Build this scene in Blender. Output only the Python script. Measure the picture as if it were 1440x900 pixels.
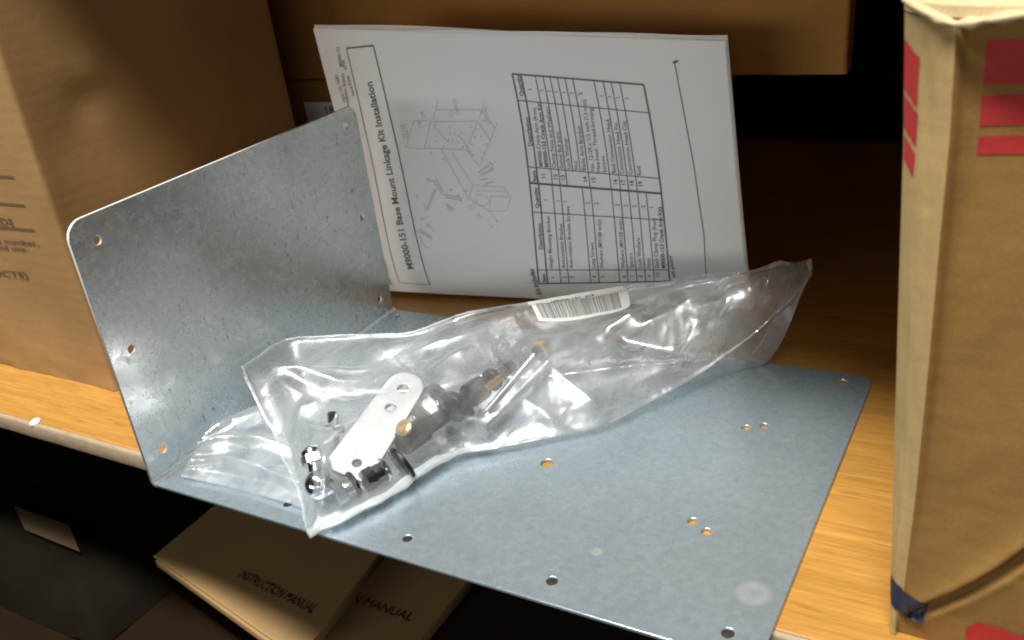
import bpy, bmesh, math, random
import numpy as np
from mathutils import Vector, Matrix, noise

for o in list(bpy.data.objects):
    bpy.data.objects.remove(o)
scene = bpy.context.scene
col = scene.collection

# ------------------------------------------------------------------ camera
cam_data = bpy.data.cameras.new('camera')
cam = bpy.data.objects.new('camera', cam_data); col.objects.link(cam)
CM = [[0.865385, 0.486808, -0.118857], [-0.119833, 0.431346, 0.894193], [-0.486569, 0.759578, -0.431616]]
m = Matrix(((CM[0][0], CM[1][0], -CM[2][0], 0), (CM[0][1], CM[1][1], -CM[2][1], 0), (CM[0][2], CM[1][2], -CM[2][2], 0), (0, 0, 0, 1)))
m.translation = Vector([0.3697, -0.2302, 0.2514])
cam.matrix_world = m
cam_data.sensor_width = 36; cam_data.sensor_fit = 'HORIZONTAL'; cam_data.lens = 32.861
cam_data.clip_start = .01; cam_data.clip_end = 50
cam_data.dof.use_dof = True; cam_data.dof.focus_distance = .47; cam_data.dof.aperture_fstop = 18
scene.camera = cam

# ------------------------------------------------------------------ light: store-room ceiling tubes in front of the shelf, and two added fills
world = bpy.data.worlds.new('World'); scene.world = world; world.use_nodes = True
world.node_tree.nodes['Background'].inputs[0].default_value = (.9, .95, 1, 1)
world.node_tree.nodes['Background'].inputs[1].default_value = .014
def area(name, loc, target, sx, sy, power, color):
    d = bpy.data.lights.new(name, 'AREA'); d.shape = 'RECTANGLE'; d.size = sx; d.size_y = sy; d.energy = power; d.color = color
    o = bpy.data.objects.new(name, d); col.objects.link(o); o.location = loc
    o.rotation_euler = (Vector(target) - Vector(loc)).to_track_quat('-Z', 'Y').to_euler()
    return o
area('ceiling_tube_light', (.06, -.42, 1.6), (.12, .0, 0), 1.3, .18, 66, (1, .98, .935))
area('aisle_fill_light', (-.40, -1.70, .32), (.10, .2, .10), 1.2, .30, 9, (1, .985, .95))  # unseen low fill added in place of light bounced across the aisle
area('right_fill_light', (1.1, -1.7, .55), (.0, .2, .08), 1.0, .3, 5, (1, .985, .95))  # unseen fill added from the right to brighten flange and box sides
scene.view_settings.view_transform = 'Standard'; scene.view_settings.look = 'None'
scene.view_settings.exposure = 0; scene.view_settings.gamma = 1; scene.view_settings.use_curve_mapping = False
cy = scene.cycles
cy.max_bounces = 14; cy.transparent_max_bounces = 40; cy.glossy_bounces = 6; cy.transmission_bounces = 8
cy.filter_width = 1.9; cy.use_denoising = True; cy.sample_clamp_indirect = 6; cy.blur_glossy = .3

# ------------------------------------------------------------------ helpers
def tag(o, label=None, cat=None, group=None, kind=None):
    for k, v in (('label', label), ('category', cat), ('group', group), ('kind', kind)):
        if v: o[k] = v
    return o
def empty(name, loc=(0, 0, 0)):
    o = bpy.data.objects.new(name, None); col.objects.link(o); o.location = loc; o.empty_display_size = .02
    return o
def link(name, me, mat, parent=None, smooth=False):
    o = bpy.data.objects.new(name, me); col.objects.link(o)
    if mat: me.materials.clear(); me.materials.append(mat)
    if parent:
        o.parent = parent; o.matrix_parent_inverse = Matrix.Translation(-parent.location)
    if smooth:
        me.polygons.foreach_set('use_smooth', [True] * len(me.polygons))
    return o
def pyobj(name, V, F, mat, parent=None, smooth=False):
    me = bpy.data.meshes.new(name); me.from_pydata([tuple(map(float, v)) for v in V], [], [tuple(map(int, f)) for f in F]); me.validate(); me.update()
    return link(name, me, mat, parent, smooth)
def grid_faces(nu, nv, off=0, flip=False):
    F = []
    for j in range(nv - 1):
        for i in range(nu - 1):
            a = off + j * nu + i
            f = (a, a + 1, a + nu + 1, a + nu)
            F.append(f[::-1] if flip else f)
    return F
def bevel_box(name, lo, hi, mat, parent=None, bev=.0015, seg=2):
    bm = bmesh.new(); bmesh.ops.create_cube(bm, size=1)
    for v in bm.verts:
        v.co = Vector([(lo[k] + hi[k]) / 2 + v.co[k] * (hi[k] - lo[k]) for k in range(3)])
    bmesh.ops.bevel(bm, geom=bm.edges[:], offset=bev, segments=seg, affect='EDGES', profile=.5)
    me = bpy.data.meshes.new(name); bm.to_mesh(me); bm.free()
    return link(name, me, mat, parent)
def plate_mesh(outline, holes, thick, bev=.0):
    """flat plate in XY with real holes, centred on z = 0"""
    c = bpy.data.curves.new('tmp', 'CURVE'); c.dimensions = '2D'; c.fill_mode = 'BOTH'; c.extrude = thick / 2 - bev; c.bevel_depth = bev; c.bevel_resolution = 1; c.offset = -bev
    for L in [outline] + holes:
        sp = c.splines.new('POLY'); sp.points.add(len(L) - 1); sp.use_cyclic_u = True
        for p, q in zip(sp.points, L): p.co = (q[0], q[1], 0, 1)
    o = bpy.data.objects.new('tmp', c); col.objects.link(o)
    dg = bpy.context.evaluated_depsgraph_get(); dg.update()
    me = bpy.data.meshes.new_from_object(o.evaluated_get(dg))
    bpy.data.objects.remove(o); bpy.data.curves.remove(c)
    return me
def circle(cx, cy_, r, n=20):
    return [(cx + r * math.cos(2 * math.pi * i / n), cy_ + r * math.sin(2 * math.pi * i / n)) for i in range(n)]
def round_rect(x0, y0, x1, y1, radii, n=7):
    out = []
    for (cx, cy_, a0, r) in ((x0, y0, 180, radii[0]), (x1, y0, 270, radii[1]), (x1, y1, 0, radii[2]), (x0, y1, 90, radii[3])):
        if r <= 0: out.append((cx, cy_)); continue
        ox = cx + (r if cx == x0 else -r); oy = cy_ + (r if cy_ == y0 else -r)
        for i in range(n):
            a = math.radians(a0 + 90 * i / (n - 1)); out.append((ox + r * math.cos(a), oy + r * math.sin(a)))
    return out
def lathe_mesh(profile, n=24):
    V, F = [], []
    for (r, h) in profile:
        for i in range(n):
            a = 2 * math.pi * i / n; V.append((r * math.cos(a), r * math.sin(a), h))
    for j in range(len(profile) - 1):
        for i in range(n):
            a = j * n + i; b = j * n + (i + 1) % n; F.append((a, b, b + n, a + n))
    F.append(tuple(range(n))[::-1]); F.append(tuple((len(profile) - 1) * n + i for i in range(n)))
    me = bpy.data.meshes.new('lathe'); me.from_pydata(V, [], F); me.update(); return me
def along(o, p, d, roll=0):
    d = Vector(d).normalized(); q = d.to_track_quat('Z', 'Y')
    o.matrix_basis = Matrix.Translation(Vector(p)) @ q.to_matrix().to_4x4() @ Matrix.Rotation(roll, 4, 'Z')
    return o
def lathe(name, p, d, profile, mat, parent=None, n=24, smooth=True, roll=0):
    """turned part: profile (radius, height) along direction d from point p"""
    me = lathe_mesh(profile, n); 
    mt = Matrix.Translation(Vector(p)) @ Vector(d).normalized().to_track_quat('Z', 'Y').to_matrix().to_4x4() @ Matrix.Rotation(roll, 4, 'Z')
    me.transform(mt)
    o = link(name, me, mat, parent)
    if smooth:
        me.polygons.foreach_set('use_smooth', [len(f.vertices) == 4 for f in me.polygons])
        try: me.set_sharp_from_angle(angle=math.radians(35))
        except Exception: pass
    return o
_txt = {}
def text2d(body, size=1, bold=0.0, align='LEFT'):
    k = (body, size, bold, align)
    if k in _txt: return _txt[k]
    c = bpy.data.curves.new('t', 'FONT'); c.body = body; c.size = size; c.offset = bold; c.align_x = align; c.resolution_u = 2; c.fill_mode = 'FRONT'
    o = bpy.data.objects.new('t', c); col.objects.link(o)
    dg = bpy.context.evaluated_depsgraph_get(); dg.update()
    me = bpy.data.meshes.new_from_object(o.evaluated_get(dg))
    V = np.array([v.co[:2] for v in me.vertices]).reshape(-1, 2); F = [tuple(p.vertices) for p in me.polygons]
    bpy.data.objects.remove(o); bpy.data.curves.remove(c); bpy.data.meshes.remove(me)
    _txt[k] = (V, F); return V, F
class Ink:
    """flat print gathered in a surface's own 2-D coordinates"""
    def __init__(self): self.V = []; self.F = []
    def add(self, V, F):
        o = len(self.V); self.V += [tuple(v) for v in V]; self.F += [tuple(i + o for i in f) for f in F]
    def text(self, body, a, b, height, bold=0, fit=True, align='LEFT', slant=0):
        """text from a towards b (2-D); fit: stretch so it ends at b"""
        V, F = text2d(body, 1, bold, align)
        if not len(V): return
        a = np.array(a); b = np.array(b); dx = b - a; n = np.linalg.norm(dx); dx = dx / n; dy = np.array([-dx[1], dx[0]])
        sx = n / V[:, 0].max() if fit else height
        self.add(a + V[:, :1] * sx * dx + V[:, 1:] * height * (dy + slant * dx), F)
    def line(self, pts, w):
        for p, q in zip(pts[:-1], pts[1:]):
            p = np.array(p); q = np.array(q); L = np.linalg.norm(q - p)
            if L < 1e-9: continue
            t = (q - p) / L; nn = np.array([-t[1], t[0]]) * w / 2; k = max(1, int(L / .008))
            V = []; F = []
            for i in range(k + 1):
                c = p + (q - p) * i / k; V += [c - nn, c + nn]
            for i in range(k): F.append((2 * i, 2 * i + 2, 2 * i + 3, 2 * i + 1))
            self.add(V, F)
    def poly(self, pts): self.add(pts, [tuple(range(len(pts)))])
    def dot(self, c, r): self.poly(circle(c[0], c[1], r, 8))
    def build(self, name, surf, mat, parent):
        return pyobj(name, [surf(*v) for v in self.V], self.F, mat, parent)

# ------------------------------------------------------------------ materials
def mat_new(name):
    mt = bpy.data.materials.new(name); mt.use_nodes = True
    nt = mt.node_tree; return mt, nt, nt.nodes['Principled BSDF']
def N(nt, typ, **kw):
    n = nt.nodes.new(typ)
    for k, v in kw.items():
        if k.startswith('i_'): n.inputs[k[2:].replace('_', ' ')].default_value = v
        else: setattr(n, k, v)
    return n
def coord(nt, scale=(1, 1, 1), rot=(0, 0, 0)):
    tc = N(nt, 'ShaderNodeTexCoord'); mp = N(nt, 'ShaderNodeMapping')
    mp.inputs['Scale'].default_value = scale; mp.inputs['Rotation'].default_value = rot
    nt.links.new(tc.outputs['Object'], mp.inputs[0]); return mp.outputs[0]
def tex(nt, vec, scale, detail=4, rough=.6, dist=0):
    n = N(nt, 'ShaderNodeTexNoise'); n.inputs['Scale'].default_value = scale; n.inputs['Detail'].default_value = detail
    n.inputs['Roughness'].default_value = rough; n.inputs['Distortion'].default_value = dist
    nt.links.new(vec, n.inputs['Vector']); return n.outputs['Fac']
def ramp(nt, fac, stops):
    r = N(nt, 'ShaderNodeValToRGB'); e = r.color_ramp.elements
    while len(e) < len(stops): e.new(.5)
    for el, (p, c) in zip(e, stops):
        el.position = p; el.color = (c, c, c, 1) if isinstance(c, (int, float)) else (*c, 1)
    nt.links.new(fac, r.inputs[0]); return r.outputs[0]
def mixc(nt, fac, a, b, mode='MIX'):
    n = N(nt, 'ShaderNodeMix', data_type='RGBA', blend_type=mode)
    for s, v in ((n.inputs[0], fac), (n.inputs[6], a), (n.inputs[7], b)):
        if isinstance(v, (int, float)): s.default_value = v
        elif isinstance(v, tuple): s.default_value = (*v, 1)
        else: nt.links.new(v, s)
    return n.outputs[2]
def bump(nt, h, strength, dist, prev=None):
    b = N(nt, 'ShaderNodeBump'); b.inputs['Strength'].default_value = strength; b.inputs['Distance'].default_value = dist
    nt.links.new(h, b.inputs['Height'])
    if prev: nt.links.new(prev, b.inputs['Normal'])
    return b.outputs[0]
def plain(name, c, rough=.5, metal=0, var=.12, vscale=60, spec=.5, bmp=0):
    mt, nt, b = mat_new(name); v = coord(nt)
    f = tex(nt, v, vscale)
    nt.links.new(mixc(nt, f, tuple(x * (1 - var) for x in c), tuple(min(1, x * (1 + var)) for x in c)), b.inputs['Base Color'])
    b.inputs['Roughness'].default_value = rough; b.inputs['Metallic'].default_value = metal; b.inputs['Specular IOR Level'].default_value = spec
    if bmp: nt.links.new(bump(nt, f, bmp, .001), b.inputs['Normal'])
    return mt
def cardboard(name, c, stripe_axis='Z', dark=.75):
    mt, nt, b = mat_new(name); v = coord(nt)
    big = tex(nt, v, 9, 5, .55); fine = tex(nt, v, 900, 3, .7); mid = tex(nt, v, 120, 4, .6)
    c1 = mixc(nt, ramp(nt, big, [(.3, 0), (.72, 1)]), tuple(x * dark for x in c), tuple(x * 1.08 for x in c))
    c2 = mixc(nt, ramp(nt, mid, [(.35, .0), (.7, .35)]), c1, tuple(x * .82 for x in c))
    c3 = mixc(nt, ramp(nt, fine, [(.38, .3), (.6, 0)]), c2, tuple(x * .6 for x in c))
    nt.links.new(c3, b.inputs['Base Color']); b.inputs['Roughness'].default_value = .82; b.inputs['Specular IOR Level'].default_value = .25
    w = N(nt, 'ShaderNodeTexWave'); w.bands_direction = stripe_axis; w.inputs['Scale'].default_value = 45; w.inputs['Distortion'].default_value = 1.2; w.inputs['Detail'].default_value = 2
    nt.links.new(v, w.inputs['Vector'])
    n1 = bump(nt, w.outputs['Fac'], .05, .0005); n2 = bump(nt, mid, .25, .0008, n1); n3 = bump(nt, tex(nt, v, 14, 2), .09, .003, n2)
    nt.links.new(n3, b.inputs['Normal']); return mt
def galvanised(name, specks, base=(.425, .515, .565), stains=(), metal=.68, r0=.21, r1=.30):
    mt, nt, b = mat_new(name); v = coord(nt)
    vor = N(nt, 'ShaderNodeTexVoronoi'); vor.inputs['Scale'].default_value = 330; vor.inputs['Randomness'].default_value = 1
    warp = N(nt, 'ShaderNodeVectorMath', operation='ADD')
    nz = N(nt, 'ShaderNodeTexNoise'); nz.inputs['Scale'].default_value = 260; nt.links.new(v, nz.inputs['Vector'])
    sc = N(nt, 'ShaderNodeVectorMath', operation='SCALE'); sc.inputs['Scale'].default_value = .006
    nt.links.new(nz.outputs['Color'], sc.inputs[0]); nt.links.new(v, warp.inputs[0]); nt.links.new(sc.outputs[0], warp.inputs[1]); nt.links.new(warp.outputs[0], vor.inputs['Vector'])
    sp = N(nt, 'ShaderNodeSeparateColor'); nt.links.new(vor.outputs['Color'], sp.inputs[0])
    big = tex(nt, v, 26, 5, .6); mid = tex(nt, v, 240, 5, .7)
    c = mixc(nt, sp.outputs[0], tuple(x * .955 for x in base), tuple(x * 1.035 for x in base))
    c = mixc(nt, ramp(nt, big, [(.32, .0), (.7, .55)]), c, tuple(x * 1.18 for x in base))
    c = mixc(nt, ramp(nt, mid, [(.36, .32), (.55, 0)]), c, tuple(x * .72 for x in base))
    # short dark oxide flecks, all running one way
    sv = coord(nt, (1, 1, .42), (math.radians(28), 0, 0) if specks > .5 else (0, 0, math.radians(35)))
    fl = tex(nt, sv, 330, 3, .6); zone = tex(nt, v, 17, 3)
    fm = N(nt, 'ShaderNodeMath', operation='MULTIPLY'); nt.links.new(ramp(nt, fl, [(.30, 1), (.37, 0)]), fm.inputs[0]); nt.links.new(ramp(nt, zone, [(.35, .25), (.6, 1)]), fm.inputs[1])
    fs = N(nt, 'ShaderNodeMath', operation='MULTIPLY'); nt.links.new(fm.outputs[0], fs.inputs[0]); fs.inputs[1].default_value = specks
    c = mixc(nt, fs.outputs[0], c, (.07, .075, .08))
    tc = N(nt, 'ShaderNodeTexCoord')
    rough_extra = None
    for (p, r, hole) in stains:                    # adhesive rings and smudges
        d = N(nt, 'ShaderNodeVectorMath', operation='DISTANCE'); nt.links.new(tc.outputs['Object'], d.inputs[0]); d.inputs[1].default_value = p
        dv = N(nt, 'ShaderNodeMath', operation='DIVIDE'); nt.links.new(d.outputs['Value'], dv.inputs[0]); dv.inputs[1].default_value = r
        ad = N(nt, 'ShaderNodeMath', operation='ADD'); nt.links.new(dv.outputs[0], ad.inputs[0])
        sb = N(nt, 'ShaderNodeMath', operation='MULTIPLY_ADD'); nt.links.new(mid, sb.inputs[0]); sb.inputs[1].default_value = .5; sb.inputs[2].default_value = -.25
        nt.links.new(sb.outputs[0], ad.inputs[1])
        c = mixc(nt, ramp(nt, ad.outputs[0], [(.0, hole), (.62, .45), (1.0, 0)]), c, (.86, .88, .88))
    nt.links.new(c, b.inputs['Base Color']); b.inputs['Metallic'].default_value = metal
    rr = mixc(nt, sp.outputs[1], (r0,) * 3, (r1,) * 3); rr = mixc(nt, fs.outputs[0], rr, (.6,) * 3)
    nt.links.new(rr, b.inputs['Roughness'])
    scr = tex(nt, coord(nt, (1, .03, 1), (0, 0, math.radians(12))), 500, 2)
    n1 = bump(nt, mid, .06, .0004); n2 = bump(nt, scr, .05, .0003, n1); n3 = bump(nt, tex(nt, v, 9, 2), .03, .004, n2)
    nt.links.new(n3, b.inputs['Normal']); return mt
def wood(name, c1, c2):
    mt, nt, b = mat_new(name); v = coord(nt, (3.2, 60, 60)); v2 = coord(nt, (9, 260, 260)); v0 = coord(nt)
    g1 = tex(nt, v, 3.2, 6, .65, .8); g2 = tex(nt, v2, 3.0, 3, .6); pores = tex(nt, coord(nt, (22, 420, 420)), 3, 2, .5)
    c = mixc(nt, ramp(nt, g1, [(.33, 0), (.66, 1)]), c1, c2)
    c = mixc(nt, ramp(nt, tex(nt, coord(nt, (1.2, 9, 9)), 4, 3, .6, .5), [(.35, .5), (.65, 0)]), c, tuple(x * .78 for x in c1))
    c = mixc(nt, ramp(nt, g2, [(.40, .38), (.58, 0)]), c, tuple(x * .62 for x in c1))
    c = mixc(nt, ramp(nt, pores, [(.30, .6), (.42, 0)]), c, tuple(x * .42 for x in c1))
    nt.links.new(c, b.inputs['Base Color']); b.inputs['Roughness'].default_value = .42; b.inputs['Specular IOR Level'].default_value = .4
    nt.links.new(bump(nt, g2, .12, .0004), b.inputs['Normal']); return mt
def film_mat(name, haze=.155, tint=(.98, .985, .99), rough=.13):
    mt, nt, b = mat_new(name); nt.nodes.remove(b); out = nt.nodes['Material Output']; v = coord(nt)
    lw_ = N(nt, 'ShaderNodeLayerWeight'); lw_.inputs['Blend'].default_value = .5
    fr = N(nt, 'ShaderNodeMath', operation='POWER'); nt.links.new(lw_.outputs['Facing'], fr.inputs[0]); fr.inputs[1].default_value = 4.5
    n1 = bump(nt, tex(nt, v, 28, 2, .5, .8), .5, .004); n2 = bump(nt, tex(nt, coord(nt, (1, .16, 1), (0, 0, math.radians(-52))), 90, 2, .5, .5), .35, .0018, n1)
    nt.links.new(n2, lw_.inputs['Normal'])
    tr = N(nt, 'ShaderNodeBsdfTransparent'); tr.inputs[0].default_value = (*tint, 1)
    gl = N(nt, 'ShaderNodeBsdfGlossy'); gl.inputs['Roughness'].default_value = rough; gl.inputs[0].default_value = (1, 1, 1, 1); nt.links.new(n2, gl.inputs['Normal'])
    g2 = N(nt, 'ShaderNodeBsdfGlossy'); g2.inputs['Roughness'].default_value = .33; g2.inputs[0].default_value = (1, 1, 1, 1); nt.links.new(n2, g2.inputs['Normal'])
    gm = N(nt, 'ShaderNodeMixShader'); gm.inputs[0].default_value = .46; nt.links.new(gl.outputs[0], gm.inputs[1]); nt.links.new(g2.outputs[0], gm.inputs[2])
    df = N(nt, 'ShaderNodeBsdfDiffuse'); df.inputs[0].default_value = (.90, .94, .96, 1)
    tl = N(nt, 'ShaderNodeBsdfTranslucent'); tl.inputs[0].default_value = (.90, .94, .96, 1)
    dm = N(nt, 'ShaderNodeMixShader'); nt.links.new(df.outputs[0], dm.inputs[1]); nt.links.new(tl.outputs[0], dm.inputs[2]); dm.inputs[0].default_value = .5
    hz = ramp(nt, tex(nt, coord(nt, (1, .35, 1), (0, 0, math.radians(-60))), 38, 3, .6, 1.0), [(.36, haze * .45), (.68, min(.9, haze * 2.0))])
    m1 = N(nt, 'ShaderNodeMixShader'); nt.links.new(hz, m1.inputs[0]); nt.links.new(tr.outputs[0], m1.inputs[1]); nt.links.new(dm.outputs[0], m1.inputs[2])
    fm = N(nt, 'ShaderNodeMath', operation='MULTIPLY_ADD'); nt.links.new(fr.outputs[0], fm.inputs[0]); fm.inputs[1].default_value = .6; fm.inputs[2].default_value = .21; fm.use_clamp = True
    m2 = N(nt, 'ShaderNodeMixShader'); nt.links.new(fm.outputs[0], m2.inputs[0]); nt.links.new(m1.outputs[0], m2.inputs[1]); nt.links.new(gm.outputs[0], m2.inputs[2])
    nt.links.new(m2.outputs[0], out.inputs['Surface']); return mt
def paper_mat(name, c):
    mt, nt, b = mat_new(name); v = coord(nt)
    nt.links.new(mixc(nt, tex(nt, v, 40, 4), tuple(x * .95 for x in c), c), b.inputs['Base Color'])
    b.inputs['Roughness'].default_value = .75; b.inputs['Specular IOR Level'].default_value = .2
    nt.links.new(bump(nt, tex(nt, v, 30, 3), .18, .003), b.inputs['Normal']); return mt

M_WOOD = wood('oak_laminate', (.40, .192, .036), (.53, .275, .062))
M_EDGE = plain('worn_edge_band', (.31, .235, .15), .6, 0, .35, 120, bmp=.3)
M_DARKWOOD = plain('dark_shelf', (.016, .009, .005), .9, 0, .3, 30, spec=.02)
M_PLATE = galvanised('galvanised_base', .18, stains=(((.2905, .0335, 0), .0075, .15), ((.2265, .0335, 0), .0028, .3)))
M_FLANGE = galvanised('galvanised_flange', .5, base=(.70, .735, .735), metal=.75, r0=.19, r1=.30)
M_CUT_LIT = plain('lit_cut_steel_edge', (.78, .77, .74), .5, .3, .12, 200)  # light on the flange's cut edges put into the colour
M_CARD = cardboard('kraft_board', (.345, .20, .078))
M_CARD_PALE = cardboard('pale_kraft_board', (.24, .128, .034))
M_CARD_WORN_LIT = cardboard('lit_scuffed_corner_board', (.39, .27, .112))  # scuffed paler, plus the light on the corner strip put into the colour
M_CARD_DEEP = cardboard('brown_kraft_board', (.40, .19, .045))
M_TORN = cardboard('torn_board', (.60, .46, .26))
M_PAPER = paper_mat('paper', (.82, .82, .81))
M_PAPER2 = paper_mat('paper_back', (.74, .70, .62))
M_INK = plain('toner', (.12, .12, .125), .6)
M_GREY = plain('grey_toner', (.60, .60, .60), .7)
M_BOXINK = plain('box_ink', (.10, .065, .035), .8)
M_COVERINK = plain('cover_ink', (.016, .012, .010), .7)
M_RED = plain('red_ink', (.34, .014, .012), .75, 0, .25, 300)
M_BLUE = plain('blue_tape', (.014, .016, .038), .5)
M_FILM = film_mat('polythene')
M_FILM_LOW = film_mat('polythene_underside', .05)
M_FLAPFILM = film_mat('polythene_flap', .20)
M_SEAL = film_mat('heat_sealed_polythene', .36, rough=.2)
M_LABEL = paper_mat('sticker', (.84, .84, .82))
M_ZINC = plain('zinc_plate', (.80, .81, .82), .38, .8, .1, 400, bmp=.05)
M_STEEL = plain('bright_steel', (.62, .65, .68), .18, 1, .06, 300)
M_BLACK = plain('black_oxide', (.010, .011, .014), .35, .1, .3, 150)
M_BRASS = plain('brass', (.62, .43, .16), .3, .9, .15, 300)
M_MANILA = plain('manila_cover', (.36, .225, .09), .7, 0, .15, 25, bmp=.2)
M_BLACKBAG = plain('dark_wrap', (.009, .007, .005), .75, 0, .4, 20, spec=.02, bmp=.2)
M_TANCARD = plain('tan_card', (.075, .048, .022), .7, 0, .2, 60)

# ------------------------------------------------------------------ setting: shelf boards
ZS = -.0016
def board(name, lo, hi, mat, edge_mat, label=None):
    o = bevel_box(name, lo, hi, mat, None, .0008); tag(o, label, None, None, 'structure'); return o
board('shelf', (-.9, .0205, ZS - .0105), (1.0, .62, ZS), M_WOOD, None, 'oak laminate shelf board under the bracket')
# front edge band: slightly uneven strip, butted against the board
rng = random.Random(2)
V = []; F = []
nx = 240
prof = [(.0203, ZS - .0002), (.0186, ZS - .0004), (.0180, ZS - .0016), (.0180, ZS - .0092), (.0184, ZS - .0102), (.0203, ZS - .0104)]
for i in range(nx):
    x = -.9 + 1.9 * i / (nx - 1)
    for (y, z) in prof:
        V.append((x, y + .0002 * noise.noise((x * 45, z * 200, 1)), z + .00015 * noise.noise((x * 60, y * 300, 4))))
k = len(prof)
for i in range(nx - 1):
    for j in range(k - 1): F.append((i * k + j, i * k + j + 1, (i + 1) * k + j + 1, (i + 1) * k + j))
eb = pyobj('edge_band', V, F, M_EDGE, bpy.data.objects['shelf'], True)
chip = [-0.1243, 0.0239, -0.002]
ch = lathe('chipped_laminate', (-.1245, .0205, ZS + .0001), (0, -.25, 1), [(.0034, 0), (.0030, .0005), (.0012, .0008)], plain('bare_chip', (.72, .66, .55), .7), bpy.data.objects['shelf'], 7, False)
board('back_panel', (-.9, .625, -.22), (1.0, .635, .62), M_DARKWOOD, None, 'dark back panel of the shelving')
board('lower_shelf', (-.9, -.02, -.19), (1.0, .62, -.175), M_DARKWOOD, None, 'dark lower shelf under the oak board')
board('upper_shelf', (-.9, .0185, 0.41), (1.0, .62, 0.41 + .0135), M_WOOD, None, 'oak laminate shelf board overhead')

# ------------------------------------------------------------------ bracket: one bent galvanised sheet
DEP, WID, HGT, TH = .205, .3018, .1367, .0016
br = empty('mounting_bracket', (0, 0, 0))
tag(br, 'L-shaped galvanised steel bracket with drilled holes lying on the oak shelf', 'bracket')
holes = [circle(x, y, r, 18) for (x, y, r) in ((.0785, .0122, .0022), (.1471, .0120, .0022), (.2173, .0116, .0024), (.2880, .0110, .0024), (.1784, .0822, .0030), (.2556, .0654, .0021), (.2631, .0611, .0021), (.2556, .1406, .0020), (.2631, .1448, .0020), (.2884, .1955, .0026), (.009, .1965, .0016), (.148, .196, .0022), (.218, .196, .0022))]
me = plate_mesh(round_rect(.0022, 0, WID, DEP, (0, .004, .007, 0)), holes, TH, .0003)
me.transform(Matrix.Translation((0, 0, -TH / 2)))
link('base_plate', me, M_PLATE, br)
holes = [circle(y, z, .0021, 16) for (y, z) in ((.0135, .1243), (.0125, .0694), (.0115, .0132), (.1935, .1265), (.1925, .0695), (.193, .0125))]
me = plate_mesh(round_rect(0, .0022, DEP, HGT, (0, 0, .007, .009)), holes, TH, .0003)
me.transform(Matrix(((0, 0, 1, -TH / 2 + .0001), (1, 0, 0, 0), (0, 1, 0, 0), (0, 0, 0, 1))))
fo = link('upright_flange', me, M_FLANGE, br); me.materials.append(M_CUT_LIT)
for p in me.polygons:
    if abs(p.normal.x) < .4: p.material_index = 1
V = []; F = []; nb = 9
for y in (0, DEP):
    for k in range(nb):
        a = math.radians(180 + 90 * k / (nb - 1))
        for r in (.0022 , .0022 + TH):
            V.append((.0023 + r * math.cos(a), y, .0022 + r * math.sin(a)))
for k in range(nb - 1):
    a = 2 * k; b = 2 * nb + 2 * k
    F += [(a, a + 2, b + 2, b), (a + 1, b + 1, b + 3, a + 3), (a, a + 1, a + 3, a + 2), (b, b + 2, b + 3, b + 1)]
pyobj('fold', V, F, M_FLANGE, br, False)

# ------------------------------------------------------------------ cardboard boxes
def wall_grid(P0, du, dv, nu, nv, fn):
    """grid of points P0 + u*du + v*dv, moved along its normal by fn(u, v)"""
    n = du.cross(dv).normalized(); V = []
    for j in range(nv):
        for i in range(nu):
            u, v = i / (nu - 1), j / (nv - 1); p = P0 + du * u + dv * v
            V.append(p + n * fn(u, v, p))
    return V
def carton_body(name, lo, hi, r, mat, parent, seed, amp=.002, crumple=.0, nz=60, dents=()):
    """closed carton with rounded, slightly bowed walls"""
    loop = []
    def seg(a, b, n):
        for i in range(n): loop.append(((a[0] + (b[0] - a[0]) * i / n, a[1] + (b[1] - a[1]) * i / n)))
    x0, y0, x1, y1 = lo[0], lo[1], hi[0], hi[1]
    def arc(cx, cy_, a0):
        for i in range(5):
            a = math.radians(a0 + 90 * i / 5); loop.append((cx + r * math.cos(a), cy_ + r * math.sin(a)))
    seg((x0 + r, y0), (x1 - r, y0), 50); arc(x1 - r, y0 + r, 270); seg((x1, y0 + r), (x1, y1 - r), 40); arc(x1 - r, y1 - r, 0)
    seg((x1 - r, y1), (x0 + r, y1), 20); arc(x0 + r, y1 - r, 90); seg((x0, y1 - r), (x0, y0 + r), 20); arc(x0 + r, y0 + r, 180)
    n = len(loop); V = []
    cx, cy_ = (x0 + x1) / 2, (y0 + y1) / 2
    for j in range(nz):
        t = j / (nz - 1); z = lo[2] + (hi[2] - lo[2]) * t
        for (x, y) in loop:
            d = Vector((x - cx, y - cy_, 0)); nx_ = Vector((d.x / (x1 - x0), d.y / (y1 - y0), 0))
            nrm = Vector((math.copysign(1, d.x), 0, 0)) if abs(nx_.x) > abs(nx_.y) else Vector((0, math.copysign(1, d.y), 0))
            h = amp * noise.noise((x * 14 + seed, y * 14, z * 14)) + amp * .4 * noise.noise((x * 45 + seed, y * 45, z * 45))
            low = math.exp(-(z - lo[2]) / .012)
            h += crumple * low * (noise.noise((x * 70 + seed, y * 70, z * 150)) - .25)
            for (dx, dy, dz, rad, am) in dents:
                h += am * math.exp(-((x - dx) ** 2 + (y - dy) ** 2 + (z - dz) ** 2) / rad ** 2)
            V.append((x + nrm.x * h, y + nrm.y * h, z + (crumple * .5 * low * noise.noise((x * 50, y * 50, seed)) if j else 0)))
    F = []
    for j in range(nz - 1):
        for i in range(n):
            a = j * n + i; b = j * n + (i + 1) % n; F.append((a, b, b + n, a + n))
    F.append(tuple(range(n))[::-1]); F.append(tuple((nz - 1) * n + i for i in range(n)))
    o = pyobj(name, V, F, mat, parent, True)
    try: o.data.set_sharp_from_angle(angle=math.radians(50))
    except Exception: pass
    return o
lb = empty('cardboard_box', (-.25, .16, ZS))
tag(lb, 'plain brown cardboard box with black printed lines at left edge', 'box')
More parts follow.
